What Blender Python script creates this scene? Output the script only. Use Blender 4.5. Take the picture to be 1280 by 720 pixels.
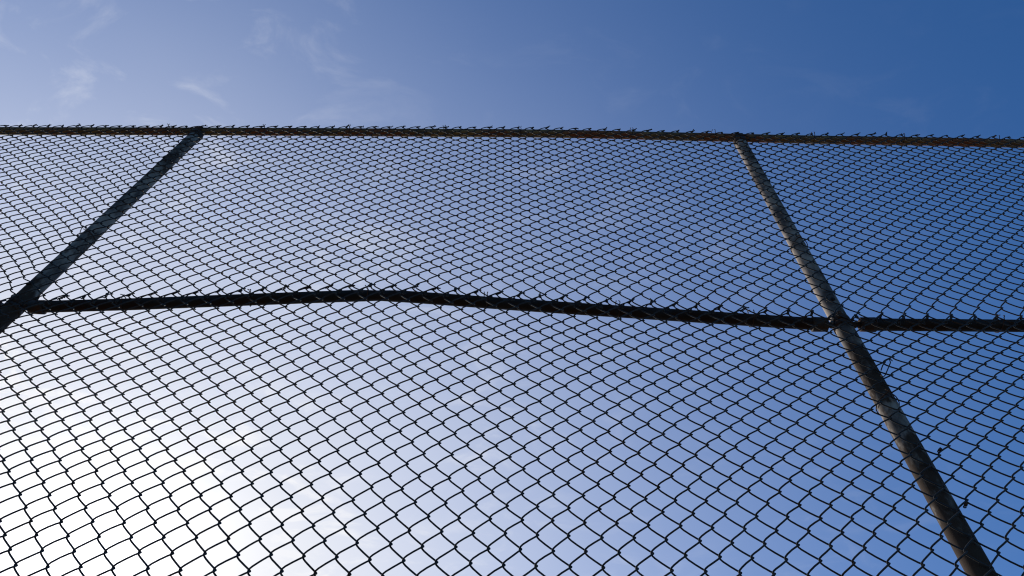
import bpy, math, random
import numpy as np

for o in list(bpy.data.objects):
    bpy.data.objects.remove(o)
scene = bpy.context.scene
COL = scene.collection
random.seed(7)
rng = np.random.default_rng(11)

# ---------------------------------------------------------------- camera
CAM_X, CAM_D, CAM_Z = 1.7645, 1.4125, 1.60
PITCH, YAW, ROLL = math.radians(58.40), math.radians(3.919), math.radians(4.403)
from mathutils import Matrix, Vector
fwd = Vector((-math.sin(YAW) * math.cos(PITCH), math.cos(YAW) * math.cos(PITCH), math.sin(PITCH)))
right0 = Vector((math.cos(YAW), math.sin(YAW), 0))
up0 = right0.cross(fwd)
right = right0 * math.cos(ROLL) + up0 * math.sin(ROLL)
up = -right0 * math.sin(ROLL) + up0 * math.cos(ROLL)
cam_data = bpy.data.cameras.new('camera')
cam = bpy.data.objects.new('camera', cam_data)
COL.objects.link(cam)
m = Matrix((right, up, -fwd)).transposed().to_4x4()
m.translation = (CAM_X, -CAM_D, CAM_Z)
cam.matrix_world = m
cam_data.sensor_width = 36.0
cam_data.lens = 36.0 * 995.0 / 1280.0
cam_data.clip_start = 0.02
cam_data.clip_end = 5000
scene.camera = cam

# ---------------------------------------------------------------- sky and sun
SUN_EL, SUN_AZ = math.radians(32.6), math.radians(-34.6)      # azimuth from +Y towards +X
sun_dir = Vector((math.sin(SUN_AZ) * math.cos(SUN_EL), math.cos(SUN_AZ) * math.cos(SUN_EL), math.sin(SUN_EL)))
world = bpy.data.worlds.new('World')
scene.world = world
world.use_nodes = True
nt = world.node_tree
nt.nodes.clear()
N, L = nt.nodes.new, nt.links.new


def mth(op, a, b=None, c=None, clamp=False):
    n = N('ShaderNodeMath')
    n.operation = op
    n.use_clamp = clamp
    for i, v in enumerate((a, b, c)):
        if v is None:
            continue
        if isinstance(v, (int, float)):
            n.inputs[i].default_value = v
        else:
            L(v, n.inputs[i])
    return n.outputs[0]


sky = N('ShaderNodeTexSky')
sky.sky_type = 'NISHITA'
sky.sun_disc = False
sky.sun_elevation = SUN_EL
sky.sun_rotation = SUN_AZ
sky.air_density = 1.0
sky.dust_density = 0.0
sky.ozone_density = 4.0
sky.altitude = 100
geo = N('ShaderNodeTexCoord')
vec = geo.outputs['Generated']
dotn = N('ShaderNodeVectorMath')
dotn.operation = 'DOT_PRODUCT'
L(vec, dotn.inputs[0])
dotn.inputs[1].default_value = sun_dir
cosang = dotn.outputs['Value']
ang = mth('ARCCOSINE', mth('MINIMUM', cosang, 0.99999))
# thin cirrus veil: forward scattering, thickest light towards the sun
fall = mth('EXPONENT', mth('MULTIPLY', mth('POWER', mth('DIVIDE', ang, 0.565), 2.0), -1.0))
core = mth('EXPONENT', mth('MULTIPLY', mth('POWER', mth('DIVIDE', ang, 0.095), 2.0), -1.0))
WROT, WLOC, PLOC = -35, (1.3, 5.2, 0), (0, 0, 0)
# project the direction on a cloud layer so that wisps stretch like a high sheet
sep = N('ShaderNodeSeparateXYZ')
L(vec, sep.inputs[0])
zz = mth('MAXIMUM', sep.outputs['Z'], 0.06)
comb = N('ShaderNodeCombineXYZ')
L(mth('DIVIDE', sep.outputs['X'], zz), comb.inputs[0])
L(mth('DIVIDE', sep.outputs['Y'], zz), comb.inputs[1])
lowair = mth('MULTIPLY_ADD', sep.outputs['Z'], -1.2, 1.84)          # longer path through the haze lower down
mp = N('ShaderNodeMapping')
mp.inputs['Rotation'].default_value = (0, 0, math.radians(WROT))
mp.inputs['Scale'].default_value = (5.0, 9.0, 1)
mp.inputs['Location'].default_value = WLOC
L(comb.outputs[0], mp.inputs['Vector'])
nz = N('ShaderNodeTexNoise')
nz.inputs['Scale'].default_value = 1.5
nz.inputs['Detail'].default_value = 11
nz.inputs['Roughness'].default_value = 0.6
nz.inputs['Distortion'].default_value = 0.7
L(mp.outputs[0], nz.inputs['Vector'])
mp2 = N('ShaderNodeMapping')
mp2.inputs['Location'].default_value = PLOC
L(comb.outputs[0], mp2.inputs['Vector'])
nz2 = N('ShaderNodeTexNoise')
nz2.inputs['Scale'].default_value = 2.1
nz2.inputs['Detail'].default_value = 3
L(mp2.outputs[0], nz2.inputs['Vector'])
wisp = N('ShaderNodeMapRange')
wisp.interpolation_type = 'SMOOTHSTEP'
wisp.inputs['From Min'].default_value = 0.50
wisp.inputs['From Max'].default_value = 0.74
L(nz.outputs['Fac'], wisp.inputs['Value'])
patch = N('ShaderNodeMapRange')
patch.interpolation_type = 'SMOOTHSTEP'
patch.inputs['From Min'].default_value = 0.33
patch.inputs['From Max'].default_value = 0.62
L(nz2.outputs['Fac'], patch.inputs['Value'])
wd = mth('MULTIPLY', wisp.outputs[0], patch.outputs[0])
uneven = mth('MULTIPLY_ADD', mth('SUBTRACT', nz2.outputs['Fac'], 0.5), 0.22, lowair)
wispf = mth('MULTIPLY', wd, mth('MULTIPLY_ADD', fall, 0.42, 0.008))
veil = mth('ADD', mth('MULTIPLY', mth('MULTIPLY', fall, 0.955), uneven), wispf)
veil = mth('MINIMUM', mth('ADD', veil, mth('MULTIPLY', core, 0.12)), 1.0)
vcol = N('ShaderNodeVectorMath')
vcol.operation = 'SCALE'
vcol.inputs[0].default_value = (9.1, 9.2, 9.65)
L(mth('MULTIPLY_ADD', core, 1.3, 1.0), vcol.inputs['Scale'])
tint = N('ShaderNodeVectorMath')
tint.operation = 'MULTIPLY'
tint.inputs[1].default_value = (0.40, 0.92, 1.36)
L(sky.outputs[0], tint.inputs[0])
addv = N('ShaderNodeMix')
addv.data_type = 'VECTOR'
L(veil, addv.inputs['Factor'])
L(tint.outputs[0], addv.inputs[4])
L(vcol.outputs[0], addv.inputs[5])
bg = N('ShaderNodeBackground')
bg.inputs['Strength'].default_value = 0.10
L(addv.outputs[1], bg.inputs['Color'])
out = N('ShaderNodeOutputWorld')
L(bg.outputs[0], out.inputs['Surface'])

sl = bpy.data.lights.new('sun', 'SUN')
sl.energy = 3.0
sl.angle = math.radians(0.53)
sl.color = (1.0, 0.93, 0.83)
so = bpy.data.objects.new('sun', sl)
COL.objects.link(so)
so.rotation_euler = sun_dir.to_track_quat('Z', 'Y').to_euler()

vs = scene.view_settings
vs.view_transform = 'Standard'
vs.look = 'None'
vs.exposure = 0.0
vs.gamma = 1.0
vs.use_curve_mapping = False
scene.cycles.filter_width = 1.15


# ---------------------------------------------------------------- materials
def rusty(name, base, base2, rust, rust_amt, scale, rough=0.6, metallic=0.0, stretch=1.0, bump=0.0, shift=(0, 0, 0)):
    mt = bpy.data.materials.new(name)
    mt.use_nodes = True
    t = mt.node_tree
    b = t.nodes['Principled BSDF']
    b.inputs['Roughness'].default_value = rough
    b.inputs['Metallic'].default_value = metallic
    tc = t.nodes.new('ShaderNodeTexCoord')
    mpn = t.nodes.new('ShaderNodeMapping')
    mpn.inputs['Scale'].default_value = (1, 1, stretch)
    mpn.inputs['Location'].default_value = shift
    t.links.new(tc.outputs['Object'], mpn.inputs['Vector'])

    def noise(sc, det, ro=0.6):
        n = t.nodes.new('ShaderNodeTexNoise')
        n.inputs['Scale'].default_value = sc
        n.inputs['Detail'].default_value = det
        n.inputs['Roughness'].default_value = ro
        t.links.new(mpn.outputs[0], n.inputs['Vector'])
        return n

    n1, n2, n3 = noise(scale, 5), noise(scale * 0.31, 4, 0.7), noise(scale * 5, 3)
    mix1 = t.nodes.new('ShaderNodeMix')
    mix1.data_type = 'RGBA'
    mix1.inputs['A'].default_value = (*base, 1)
    mix1.inputs['B'].default_value = (*base2, 1)
    mc = t.nodes.new('ShaderNodeMapRange')
    mc.interpolation_type = 'SMOOTHSTEP'
    mc.inputs['From Min'].default_value = 0.38
    mc.inputs['From Max'].default_value = 0.62
    t.links.new(n1.outputs['Fac'], mc.inputs['Value'])
    t.links.new(mc.outputs[0], mix1.inputs['Factor'])
    b.inputs['Specular IOR Level'].default_value = 0.22
    mr = t.nodes.new('ShaderNodeMapRange')
    mr.interpolation_type = 'SMOOTHSTEP'
    mr.inputs['From Min'].default_value = 0.62 - rust_amt * 0.3
    mr.inputs['From Max'].default_value = 0.74 - rust_amt * 0.3
    avg = t.nodes.new('ShaderNodeMath')
    avg.operation = 'MULTIPLY_ADD'
    t.links.new(n3.outputs['Fac'], avg.inputs[0])
    avg.inputs[1].default_value = 0.3
    t.links.new(n2.outputs['Fac'], avg.inputs[2])
    sub = t.nodes.new('ShaderNodeMath')
    sub.operation = 'SUBTRACT'
    t.links.new(avg.outputs[0], sub.inputs[0])
    sub.inputs[1].default_value = 0.15
    t.links.new(sub.outputs[0], mr.inputs['Value'])
    mix2 = t.nodes.new('ShaderNodeMix')
    mix2.data_type = 'RGBA'
    t.links.new(mr.outputs[0], mix2.inputs['Factor'])
    t.links.new(mix1.outputs['Result'], mix2.inputs['A'])
    mix2.inputs['B'].default_value = (*rust, 1)
    t.links.new(mix2.outputs['Result'], b.inputs['Base Color'])
    rr = t.nodes.new('ShaderNodeMapRange')
    rr.inputs['To Min'].default_value = rough
    rr.inputs['To Max'].default_value = 0.92
    t.links.new(mr.outputs[0], rr.inputs['Value'])
    t.links.new(rr.outputs[0], b.inputs['Roughness'])
    if bump:
        bp = t.nodes.new('ShaderNodeBump')
        bp.inputs['Strength'].default_value = bump
        bp.inputs['Distance'].default_value = 0.002
        t.links.new(n3.outputs['Fac'], bp.inputs['Height'])
        t.links.new(bp.outputs[0], b.inputs['Normal'])
    return mt


M_WIRE = rusty('backlight_darkened_wire', (0.024, 0.023, 0.025), (0.038, 0.035, 0.034), (0.042, 0.024, 0.015), 0.40, 9, 0.7, 0.1)  # albedo lowered far below galvanised grey to paint the against-the-sky silhouette
M_POST = rusty('mottled_post', (0.29, 0.23, 0.18), (0.075, 0.057, 0.046), (0.045, 0.026, 0.016), 0.47, 13, 0.7, 0.05, 0.45, 0.35, (3.3, 0, 30.14))  # noise shifted so that the right post comes out paler at the top and darker lower down
M_RAIL = rusty('near_black_rail', (0.022, 0.017, 0.015), (0.012, 0.010, 0.009), (0.026, 0.013, 0.008), 0.55, 13, 0.75, 0.0, 1, 0.3)  # near-black base colours for the middle rail
M_TOP = rusty('rusty_rail', (0.19, 0.125, 0.050), (0.10, 0.065, 0.030), (0.18, 0.065, 0.028), 0.55, 9, 0.75, 0.0, 1, 0.35)
M_FIT = rusty('rusty_fitting', (0.045, 0.035, 0.030), (0.03, 0.024, 0.022), (0.065, 0.030, 0.017), 0.55, 30, 0.75, 0.1, 1, 0.3)
M_BOLT = rusty('dull_bolt', (0.16, 0.15, 0.14), (0.10, 0.09, 0.085), (0.08, 0.04, 0.024), 0.4, 60, 0.6, 0.3)
M_CONC = rusty('concrete', (0.36, 0.35, 0.33), (0.26, 0.25, 0.24), (0.22, 0.2, 0.17), 0.4, 14, 0.9, 0, 1, 0.5)


def ground_material():
    mt = bpy.data.materials.new('dry_dirt')
    mt.use_nodes = True
    t = mt.node_tree
    b = t.nodes['Principled BSDF']
    b.inputs['Roughness'].default_value = 0.9
    tc = t.nodes.new('ShaderNodeTexCoord')
    n1 = t.nodes.new('ShaderNodeTexNoise')
    n1.inputs['Scale'].default_value = 0.6
    n1.inputs['Detail'].default_value = 6
    n2 = t.nodes.new('ShaderNodeTexNoise')
    n2.inputs['Scale'].default_value = 90
    n2.inputs['Detail'].default_value = 3
    for n in (n1, n2):
        t.links.new(tc.outputs['Object'], n.inputs['Vector'])
    mx = t.nodes.new('ShaderNodeMix')
    mx.data_type = 'RGBA'
    mx.inputs['A'].default_value = (0.10, 0.075, 0.052, 1)
    mx.inputs['B'].default_value = (0.18, 0.138, 0.098, 1)
    ad = t.nodes.new('ShaderNodeMath')
    ad.operation = 'MULTIPLY_ADD'
    t.links.new(n1.outputs['Fac'], ad.inputs[0])
    ad.inputs[1].default_value = 0.7
    mu = t.nodes.new('ShaderNodeMath')
    mu.operation = 'MULTIPLY'
    mu.inputs[1].default_value = 0.4
    t.links.new(n2.outputs['Fac'], mu.inputs[0])
    t.links.new(mu.outputs[0], ad.inputs[2])
    t.links.new(ad.outputs[0], mx.inputs['Factor'])
    t.links.new(mx.outputs['Result'], b.inputs['Base Color'])
    bp = t.nodes.new('ShaderNodeBump')
    bp.inputs['Strength'].default_value = 0.5
    bp.inputs['Distance'].default_value = 0.004
    t.links.new(n2.outputs['Fac'], bp.inputs['Height'])
    t.links.new(bp.outputs[0], b.inputs['Normal'])
    return mt


# ---------------------------------------------------------------- mesh helpers
def mesh_from(name, V, F, mat, smooth=True):
    me = bpy.data.meshes.new(name)
    V = np.asarray(V, dtype=np.float32)
    F = np.asarray(F, dtype=np.int32)
    me.vertices.add(len(V))
    me.vertices.foreach_set('co', V.ravel())
    k = F.shape[1]
    me.loops.add(F.size)
    me.loops.foreach_set('vertex_index', F.ravel())
    me.polygons.add(len(F))
    me.polygons.foreach_set('loop_start', np.arange(0, F.size, k, dtype=np.int32))
    me.polygons.foreach_set('loop_total', np.full(len(F), k, dtype=np.int32))
    if smooth:
        me.polygons.foreach_set('use_smooth', np.ones(len(F), dtype=bool))
    me.update(calc_edges=True)
    me.validate()
    me.materials.append(mat)
    return me


def tube(P, r, sides=5, ref=(0, 1, 0), cap=True):
    """Quads of a tube along the polyline P; r may vary per point."""
    P = np.asarray(P, dtype=float)
    n = len(P)
    r = np.broadcast_to(np.asarray(r, dtype=float), (n,))
    T = np.gradient(P, axis=0)
    T /= np.linalg.norm(T, axis=1)[:, None]
    ref = np.asarray(ref, dtype=float)
    A = np.cross(T, ref)
    A /= np.maximum(np.linalg.norm(A, axis=1), 1e-9)[:, None]
    B = np.cross(T, A)
    th = np.arange(sides) * 2 * np.pi / sides
    V = P[:, None, :] + r[:, None, None] * (np.cos(th)[None, :, None] * A[:, None, :] + np.sin(th)[None, :, None] * B[:, None, :])
    V = V.reshape(-1, 3)
    i = np.arange(n - 1)[:, None] * sides
    j = np.arange(sides)[None, :]
    j2 = (j + 1) % sides
    F = np.stack([i + j, i + j2, i + sides + j2, i + sides + j], axis=-1).reshape(-1, 4)
    if cap:   # close the ends with a fan of degenerate-free quads through a centre point
        c0, c1 = len(V), len(V) + 1
        V = np.vstack([V, P[0], P[-1]])
        e = []
        for s in range(0, sides - 1, 2):
            a, b2, c = s, (s + 1) % sides, (s + 2) % sides
            e.append((c0, c, b2, a))
            o = (n - 1) * sides
            e.append((c1, o + a, o + b2, o + c))
        F = np.vstack([F, np.array(e)])
    return V, F


def join(parts):
    Vs, Fs, o = [], [], 0
    for V, F in parts:
        Vs.append(V)
        Fs.append(F + o)
        o += len(V)
    return np.vstack(Vs), np.vstack(Fs)


def box(c, s, bev=0.0):
    cx, cy, cz = c
    x, y, z = (v / 2 for v in s)
    V = np.array([(cx + a * x, cy + b * y, cz + d * z) for a in (-1, 1) for b in (-1, 1) for d in (-1, 1)])
    F = np.array([(0, 1, 3, 2), (4, 6, 7, 5), (0, 4, 5, 1), (2, 3, 7, 6), (0, 2, 6, 4), (1, 5, 7, 3)])
    return V, F


def part(name, VF, mat, parent, smooth=True):
    o = bpy.data.objects.new(name, mesh_from(name, VF[0], VF[1], mat, smooth))
    COL.objects.link(o)
    o.parent = parent
    return o


def interp(x, pts):
    xs, ys = zip(*pts)
    return np.interp(x, xs, ys)


def smooth_interp(x, pts):
    """Cubic Hermite through the points (monotone-ish finite difference slopes)."""
    xs = np.array([p[0] for p in pts])
    ys = np.array([p[1] for p in pts])
    ms = np.gradient(ys, xs)
    x = np.clip(np.asarray(x, dtype=float), xs[0], xs[-1])
    k = np.clip(np.searchsorted(xs, x) - 1, 0, len(xs) - 2)
    h = xs[k + 1] - xs[k]
    t = (x - xs[k]) / h
    return ((2 * t**3 - 3 * t**2 + 1) * ys[k] + (t**3 - 2 * t**2 + t) * h * ms[k]
            + (-2 * t**3 + 3 * t**2) * ys[k + 1] + (t**3 - t**2) * h * ms[k + 1])


# ---------------------------------------------------------------- ground
W = 2.74                       # post spacing
POSTS = (-W, 0.0, W, 2 * W)
PY, PR = 0.037, 0.0285         # post axis behind the mesh, post radius
RY, RR = 0.033, 0.0195         # rail axis and radius of the top rail
RM = 0.0205                    # radius of the middle rail
g = 2500.0
V, F = [], []
ticks = [-g, -300, -60, -20, -8, -3, 1.4, 5, 10, 22, 62, 300, g]
nT = len(ticks)
for yy in ticks:
    for xx in ticks:
        V.append((xx, yy, 0.0))
for a in range(nT - 1):
    for b in range(nT - 1):
        k = a * nT + b
        F.append((k, k + 1, k + 1 + nT, k + nT))
gr = part('ground', (np.array(V), np.array(F)), ground_material(), None, False)
gr['kind'] = 'structure'

# ---------------------------------------------------------------- fence
fence = bpy.data.objects.new('chain_link_fence', None)
COL.objects.link(fence)
fence['label'] = 'tall weathered chain link fence with metal posts and a bent middle rail against the sky'
fence['category'] = 'fence'

TOPZ = [(-W, 5.395), (-1.03, 5.407), (0, 5.433), (0.95, 5.449), (1.93, 5.458), (2.49, 5.440), (3.04, 5.421), (3.74, 5.410), (4.12, 5.398), (2 * W, 5.37)]
MIDZ = [(-0.2, 3.750), (0.0, 3.770), (0.40, 3.806), (0.80, 3.850), (1.09, 3.881), (1.16, 3.8875), (1.25, 3.8895), (1.33, 3.884), (1.45, 3.872), (1.67, 3.850), (1.99, 3.822), (2.50, 3.779), (2.74, 3.761), (2.9, 3.749)]


def topz(x):
    return smooth_interp(x, TOPZ)


def midz(x):
    x = np.asarray(x, dtype=float)
    inside = sum(interp(x + d, MIDZ) for d in (-0.04, -0.02, 0.0, 0.02, 0.04)) / 5
    leftb = 3.771 + 0.012 * np.sin((x + W) * 1.1)
    rightb = interp(x, [(W, 3.769), (3.32, 3.781), (2 * W, 3.77)])
    return np.where(x < 0, leftb, np.where(x > W, rightb, inside))


def bow(x):
    x = np.asarray(x, dtype=float)
    return np.where((x > 0) & (x < W), midz(x) - (3.771 - 0.009 * x / W), 0.0)


# --- posts
for X in POSTS:
    tz = float(topz(X))
    zs = np.concatenate([np.linspace(-0.3, tz - 0.03, 44)])
    P = np.stack([np.full_like(zs, X) + 0.0015 * np.sin(zs * 1.7 + X), np.full_like(zs, PY), zs], axis=1)
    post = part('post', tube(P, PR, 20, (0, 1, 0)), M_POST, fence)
    # loop cap: a cup over the post and an eye that carries the top rail
    cz = np.array([tz - 0.075, tz - 0.073, tz - 0.03, tz - 0.022])
    cr = np.array([PR + 0.002, PR + 0.0035, PR + 0.0035, PR - 0.004])
    cup = tube(np.stack([np.full(4, X), np.full(4, PY), cz], 1), cr, 20)
    ring_x = np.array([-0.021, -0.018, 0.018, 0.021])
    ring_r = np.array([RR + 0.002, RR + 0.005, RR + 0.005, RR + 0.002])
    eye = tube(np.stack([X + ring_x, np.full(4, RY), np.full(4, tz)], 1), ring_r, 20, (0, 0, 1))
    part('post_cap', join([cup, eye]), M_FIT, post)
    # brace band around the post at the middle rail, its ears and bolt
    zb = float(midz(X + 0.01))
    for dz in (-0.012, 0.012):
        bz = np.array([-0.0105, -0.0095, 0.0095, 0.0105]) + zb + dz * 1.0
        br = np.array([PR + 0.0005, PR + 0.003, PR + 0.003, PR + 0.0005])
        part('brace_band', tube(np.stack([np.full(4, X), np.full(4, PY), bz], 1), br, 20), M_FIT, post)
    ba = np.linspace(0, 1, 6)
    head_r = np.array([0.0095, 0.0105, 0.0095, 0.007, 0.0035, 0.0008])
    part('bolt', tube(np.stack([np.full(6, X - 0.006), PY - PR - 0.001 - ba * 0.008, np.full(6, zb + 0.030)], 1), head_r, 10, (0, 0, 1)), M_BOLT, post)
    part('bolt', tube(np.stack([np.full(6, X - 0.003), PY - PR - 0.001 - ba * 0.006, np.full(6, zb + 0.112)], 1), head_r * 0.85, 10, (0, 0, 1)), M_RAIL, post)
    zs = np.array([-0.25, 0.02, 0.045, 0.055])
    part('footing', tube(np.stack([np.full(4, X), np.full(4, PY), zs], 1), np.array([0.15, 0.15, 0.125, 0.05]), 24), M_CONC, post)

# --- rails
for k in range(3):
    x0, x1 = POSTS[k], POSTS[k + 1]
    xs = np.linspace(x0 + 0.0008, x1 - 0.0008, 60)
    part('top_rail', tube(np.stack([xs, np.full_like(xs, RY), topz(xs)], 1), RR + 0.001, 16, (0, 1, 0)), M_TOP, fence)
    a, b = x0 + PR + 0.037, x1 - PR - 0.031
    xs = np.linspace(a, b, 120)
    zr = midz(xs)
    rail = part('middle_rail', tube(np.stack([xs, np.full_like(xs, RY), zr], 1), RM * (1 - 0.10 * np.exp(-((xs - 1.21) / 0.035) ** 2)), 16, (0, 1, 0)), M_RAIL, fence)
    if k == 1:
        rail['label'] = 'dark middle rail bent upward into a shallow hump'
    for sx, xe in ((1, a), (-1, b)):
        ze = float(midz(xe))
        dx = np.array([-0.010, -0.008, 0.038, 0.040]) * sx
        rr = np.array([RM - 0.004, RM + 0.0032, RM + 0.0042, RM + 0.001])
        cup = tube(np.stack([xe + dx, np.full(4, RY), np.full(4, ze)], 1), rr, 16, (0, 0, 1))
        tab = box((xe - sx * 0.026, RY, ze - 0.002), (0.040, 0.010, 0.019))
        part('rail_end', join([cup, tab]), M_FIT, rail)
        part('tab_bolt', tube(np.array([(xe - sx * 0.024, RY - 0.012, ze), (xe - sx * 0.024, RY + 0.012, ze)]), 0.0055, 8, (0, 0, 1)), M_BOLT, rail)

# --- mesh fabric
PH = 0.0724                    # width of one diamond
H = PH / 2
WR = 0.00225                   # wire radius
DY = 0.0056                    # half depth of the flattened spiral
EPS = 0.0024                   # overlap of neighbouring bends


def row_table(z0, t_top, z_end, pitch):
    """z of row position t (t grows upwards) by integrating the local diamond height."""
    ts, zs = [0.0], [z0]
    step = 0.1
    while zs[-1] > z_end - 0.2:
        zs.append(zs[-1] - pitch(zs[-1]) * step)
        ts.append(ts[-1] - step)
    up_t, up_z = [0.0], [z0]
    while up_t[-1] < t_top + 3:
        up_z.append(up_z[-1] + pitch(up_z[-1]) * step)
        up_t.append(up_t[-1] + step)
    T = np.array(ts[::-1] + up_t[1:])
    Z = np.array(zs[::-1] + up_z[1:])
    return T, Z


def wob(x, z, s):
    return (np.sin(2.3 * x + 1.9 * z + s) + 0.7 * np.sin(5.1 * x - 3.7 * z + 2.1 * s) + 0.45 * np.sin(11.3 * x + 7.9 * z + 0.7 * s)
            + 0.30 * np.sin(27.0 * x - 19.0 * z + 1.3 * s) + 0.40 * np.sin(53.0 * x + 41.0 * z + 0.3 * s))


class Fabric:
    def __init__(self, name, label, X0, z0, pitch, t_top, t_bot, deform, skew, lean, hi_z, seed, twist):
        self.T, self.Z = row_table(z0, t_top, 0.0, pitch)
        self.X0, self.z0, self.skew = X0, z0, skew
        self.t_top, self.t_bot, self.deform, self.lean = t_top, t_bot, deform, lean
        self.hi_z, self.seed, self.twist = hi_z, seed, twist
        self.root = bpy.data.objects.new(name, None)
        COL.objects.link(self.root)
        self.root.parent = fence
        self.root['label'] = label

    def place(self, x, t, y):
        z = np.interp(t, self.T, self.Z)
        X = x - self.skew * (z - self.z0)
        Zd = z + self.deform(X, z)
        # fabric is never quite even: slow drift in the plane and a slight billow between the posts
        q = 0.0019
        bay = np.abs(np.sin(np.pi * X / W))
        Xd = X + q * wob(X, z, self.seed)
        # strands crowd together where the fabric is pulled up against the left post
        Xd = Xd - 0.030 * np.where(X < 0, np.exp(np.minimum(X, 0) / 0.10), np.exp(-np.maximum(X, 0) / 0.075))
        Zd = Zd + q * 1.2 * wob(z + 3.0, X, self.seed + 4)
        return np.stack([Xd, y - 0.004 * bay * (1 + 0.5 * np.sin(1.9 * z + X)) - 0.0015, Zd], axis=-1)

    def wire(self, i):
        even = (i % 2 == 0)
        sg = 1.0 if even else -1.0
        xc = self.X0 + (i + 0.5) * H
        hi = -1.35 < xc < 4.55
        base_hi = np.array([0.25 - .115, .25 - .06, .25 - .027, .25, .25 + .027, .25 + .06, .25 + .115, .5])
        cyc_hi = np.concatenate([base_hi - 0.25, base_hi + 0.25])       # bends sit at 0 and 0.5
        cyc_lo = np.array([-.07, 0, .07, .25, .43, .5, .57, .75])
        k0, k1 = int(math.floor(self.t_bot)) - 1, int(math.ceil(self.t_top)) + 1
        t = []
        for k in range(k0, k1 + 1):
            zk = np.interp(k, self.T, self.Z)
            t.append(k + (cyc_hi if (hi and zk > self.hi_z) else cyc_lo))
        t = np.unique(np.round(np.concatenate(t), 4))
        # apex columns are the even ones: their rows are the integers
        t = t[(t < self.t_top - 0.10) & (t > self.t_bot + 0.10)]
        KS = 0.955
        s = -sg * np.arcsin(KS * np.cos(2 * np.pi * t)) / math.asin(KS)
        dy = -sg * np.tanh(1.9 * np.sin(2 * np.pi * t)) * DY
        P = self.place(xc + s * (H / 2 + EPS), t, dy)
        # ends twisted with the neighbour: the apex lies on this wire's even column
        xa = xc - sg * H / 2
        top = self.place(np.array([xa]), np.array([self.t_top]), np.array([0.0]))[0]
        xb = xc + sg * H / 2 if self.t_bot % 1 else xa
        bot = self.place(np.array([xb]), np.array([self.t_bot]), np.array([0.0]))[0]
        P = np.vstack([self.tail(bot, sg, -1, i), P, self.tail(top, sg, 1, i)])
        return tube(P, WR, 5 if hi else 4, (0, 1, 0), cap=True)

    def tail(self, a, sg, d, i):
        jr = np.random.default_rng((i + (0 if sg > 0 else 1)) * 7 + (3 if d > 0 else 5) + self.seed + 9000)   # same for the pair
        ln = jr.uniform(0.6, 1.5)
        lean = self.lean + jr.normal(0, 0.4)
        back = jr.normal(0.0, 0.22)
        h_t = self.twist * ln
        n = 11
        f = np.linspace(0, 1, n)
        ph = f * math.radians(560) + (0 if sg > 0 else math.pi)
        r = 0.0026
        z = a[2] + d * (-0.004 + f * h_t)
        x = a[0] + (z - a[2]) * lean * (1 if d > 0 else 0.3) + r * np.cos(ph)
        y = a[1] + (z - a[2]) * back * d + r * np.sin(ph)
        pts = np.stack([x, y, z], 1)
        end = pts[-1].copy()
        own = np.random.default_rng(i * 13 + 1 + self.seed + 9000)
        spl = np.array([sg * own.uniform(-0.2, 1.0) + lean * 0.7, own.uniform(-0.7, 0.5), d * own.uniform(0.25, 0.9)]) * own.uniform(0.006, 0.011)
        if d < 0:
            spl *= 0.6
        pts = np.vstack([pts, end + spl * 0.5, end + spl])
        return pts if d > 0 else pts[::-1]

    def build(self, i0, i1):
        for i in range(i0, i1):
            part('wire', self.wire(i), M_WIRE, self.root)


def deform_upper(X, z):
    fm = np.exp(-np.maximum(z - 3.80, 0) / 0.55)
    ft = np.exp(-np.maximum(5.43 - z, 0) / 0.5)
    return (bow(X) - bow(1.53)) * fm + (topz(X) - topz(1.5)) * ft


def deform_lower(X, z):
    fm = np.exp(-np.maximum(3.85 - z, 0) / 0.55)
    return (bow(X) - bow(1.69)) * fm


# columns are counted so that X0 is an apex column (even)
upper = Fabric('upper_wire_mesh', 'upper chain link mesh between the top and middle rails',
               1.4988, 5.2593, lambda z: min(max(0.0625 + 0.0042 * (z - 3.9), 0.0625), 0.07) + (0.015 if z < 3.955 else 0) - (0.009 if z > 5.255 else 0),
               3, -21.5, deform_upper, 0.045, 1.1, 0.0, 3, 0.009)
lower = Fabric('lower_wire_mesh', 'lower chain link mesh hanging below the bent middle rail',
               1.6934, 3.6366, lambda z: min(max(0.0632 + 0.0253 * (3.6366 - z), 0.0615), 0.084) + (0.011 if z > 3.69 else 0),
               3, -43, deform_lower, 0.0, 0.6, 2.45, 17, 0.014)


def span(fab):
    i0 = int(math.ceil((-W + 0.0 - fab.X0) / H / 2)) * 2
    i1 = int(math.floor((2 * W - fab.X0) / H / 2)) * 2
    return i0, i1


for fab in (upper, lower):
    i0, i1 = span(fab)
    fab.build(i0, i1)


# --- tie wires that hold the mesh to rails and posts
def tie_loop(r, axis, seed):
    """One turn round a pipe of radius r at the origin, stretched over the mesh in front (-Y), ends twisted."""
    rr = np.random.default_rng(seed)
    th = np.linspace(math.radians(-80), math.radians(290), 26)
    a = np.sin(th) * (r + 0.0022)
    b = np.cos(th) * (r + 0.0022) * np.where(np.sin(th) < 0, 1 - 0.38 * np.sin(th) ** 2, 1)
    y = np.where(a < 0, a * (r + 0.019) / (r + 0.0022), a)
    along = np.linspace(-0.006, 0.006, len(th)) + rr.normal(0, 0.0012, len(th))
    tail = np.array([(-r * 0.1, -r - 0.021, 0.010), (-r * 0.3, -r - 0.020, 0.015)])
    P = np.stack([b, y, along], 1)
    if axis == 'z':
        P = np.vstack([P, tail])
    if axis == 'x':
        P = P[:, [2, 1, 0]]
    return tube(P, 0.0016, 5, (0.31, 0.2, 0.93) if axis == 'z' else (0.93, 0.2, 0.31))


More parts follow.
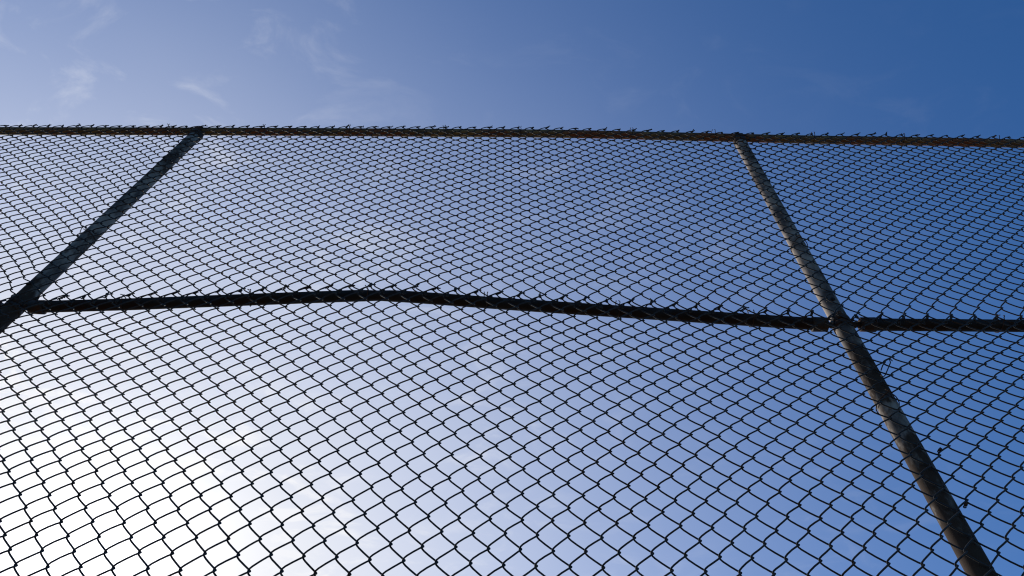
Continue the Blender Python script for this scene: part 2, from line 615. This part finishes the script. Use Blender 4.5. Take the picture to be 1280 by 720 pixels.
def place_ties(meshes, spots, parent):
    for q, (x, y, z) in enumerate(spots):
        o = bpy.data.objects.new('tie_wire', meshes[q % len(meshes)])
        COL.objects.link(o)
        o.parent = parent
        o.location = (x, y, z)
        o.rotation_euler = (random.uniform(-.1, .1), random.uniform(-.12, .12), random.uniform(-.1, .1))


rail_ties = [mesh_from('tie_wire', *tie_loop(RM, 'x', q), M_FIT) for q in range(3)]
post_ties = [mesh_from('tie_wire', *tie_loop(PR, 'z', q + 9), M_FIT) for q in range(3)]
spots = [(x, RY, float(topz(x))) for x in np.arange(-W + 0.3, 2 * W - 0.1, 0.46) + rng.normal(0, 0.03, 18)[:len(np.arange(-W + 0.3, 2 * W - 0.1, 0.46))]]
place_ties(rail_ties, spots, fence)
spots = []
for x in np.arange(-W + 0.25, 2 * W - 0.1, 0.41):
    x = float(x + rng.normal(0, 0.02))
    if min(abs(x - X) for X in POSTS) > 0.12:
        spots.append((x, RY, float(midz(x))))
place_ties(rail_ties, spots, fence)
spots = [(X, PY, z + rng.normal(0, 0.03)) for X in POSTS for z in np.arange(0.55, 5.2, 0.93) if abs(z - 3.77) > 0.12]
place_ties(post_ties, spots, fence)

# --- loose ends caught in the mesh beside the right post
P = np.array([(2.7909, -0.012, 3.5251), (2.784, -0.016, 3.500), (2.7618, -0.018, 3.4627), (2.748, -0.017, 3.440), (2.7409, -0.015, 3.4323), (2.738, -0.012, 3.4432)])
d1 = tube(P, 0.0017, 5, (0.2, 1, 0.1))
P = np.array([(2.748, -0.010, 3.470), (2.7586, -0.013, 3.4891), (2.7761, -0.014, 3.5129), (2.792, -0.013, 3.524), (2.797, -0.010, 3.516)])
part('loose_tie_wire', join([d1, tube(P, 0.0018, 5, (0.2, 1, 0.1))]), M_FIT, fence)
for (x, z) in ((2.7796, 3.1432), (2.763, 2.9577)):
    th = np.linspace(0, 4.5 * math.pi, 30)
    P = np.stack([x + 0.0030 * np.cos(th) + np.linspace(-0.004, 0.005, 30), -0.008 + 0.0030 * np.sin(th), z + np.linspace(-0.006, 0.006, 30)], 1)
    P = np.vstack([P, P[-1] + (0.002, -0.002, 0.005)])
    part('wire_scrap', tube(P, 0.0018, 4, (0.3, 0.2, 1)), M_FIT, fence)
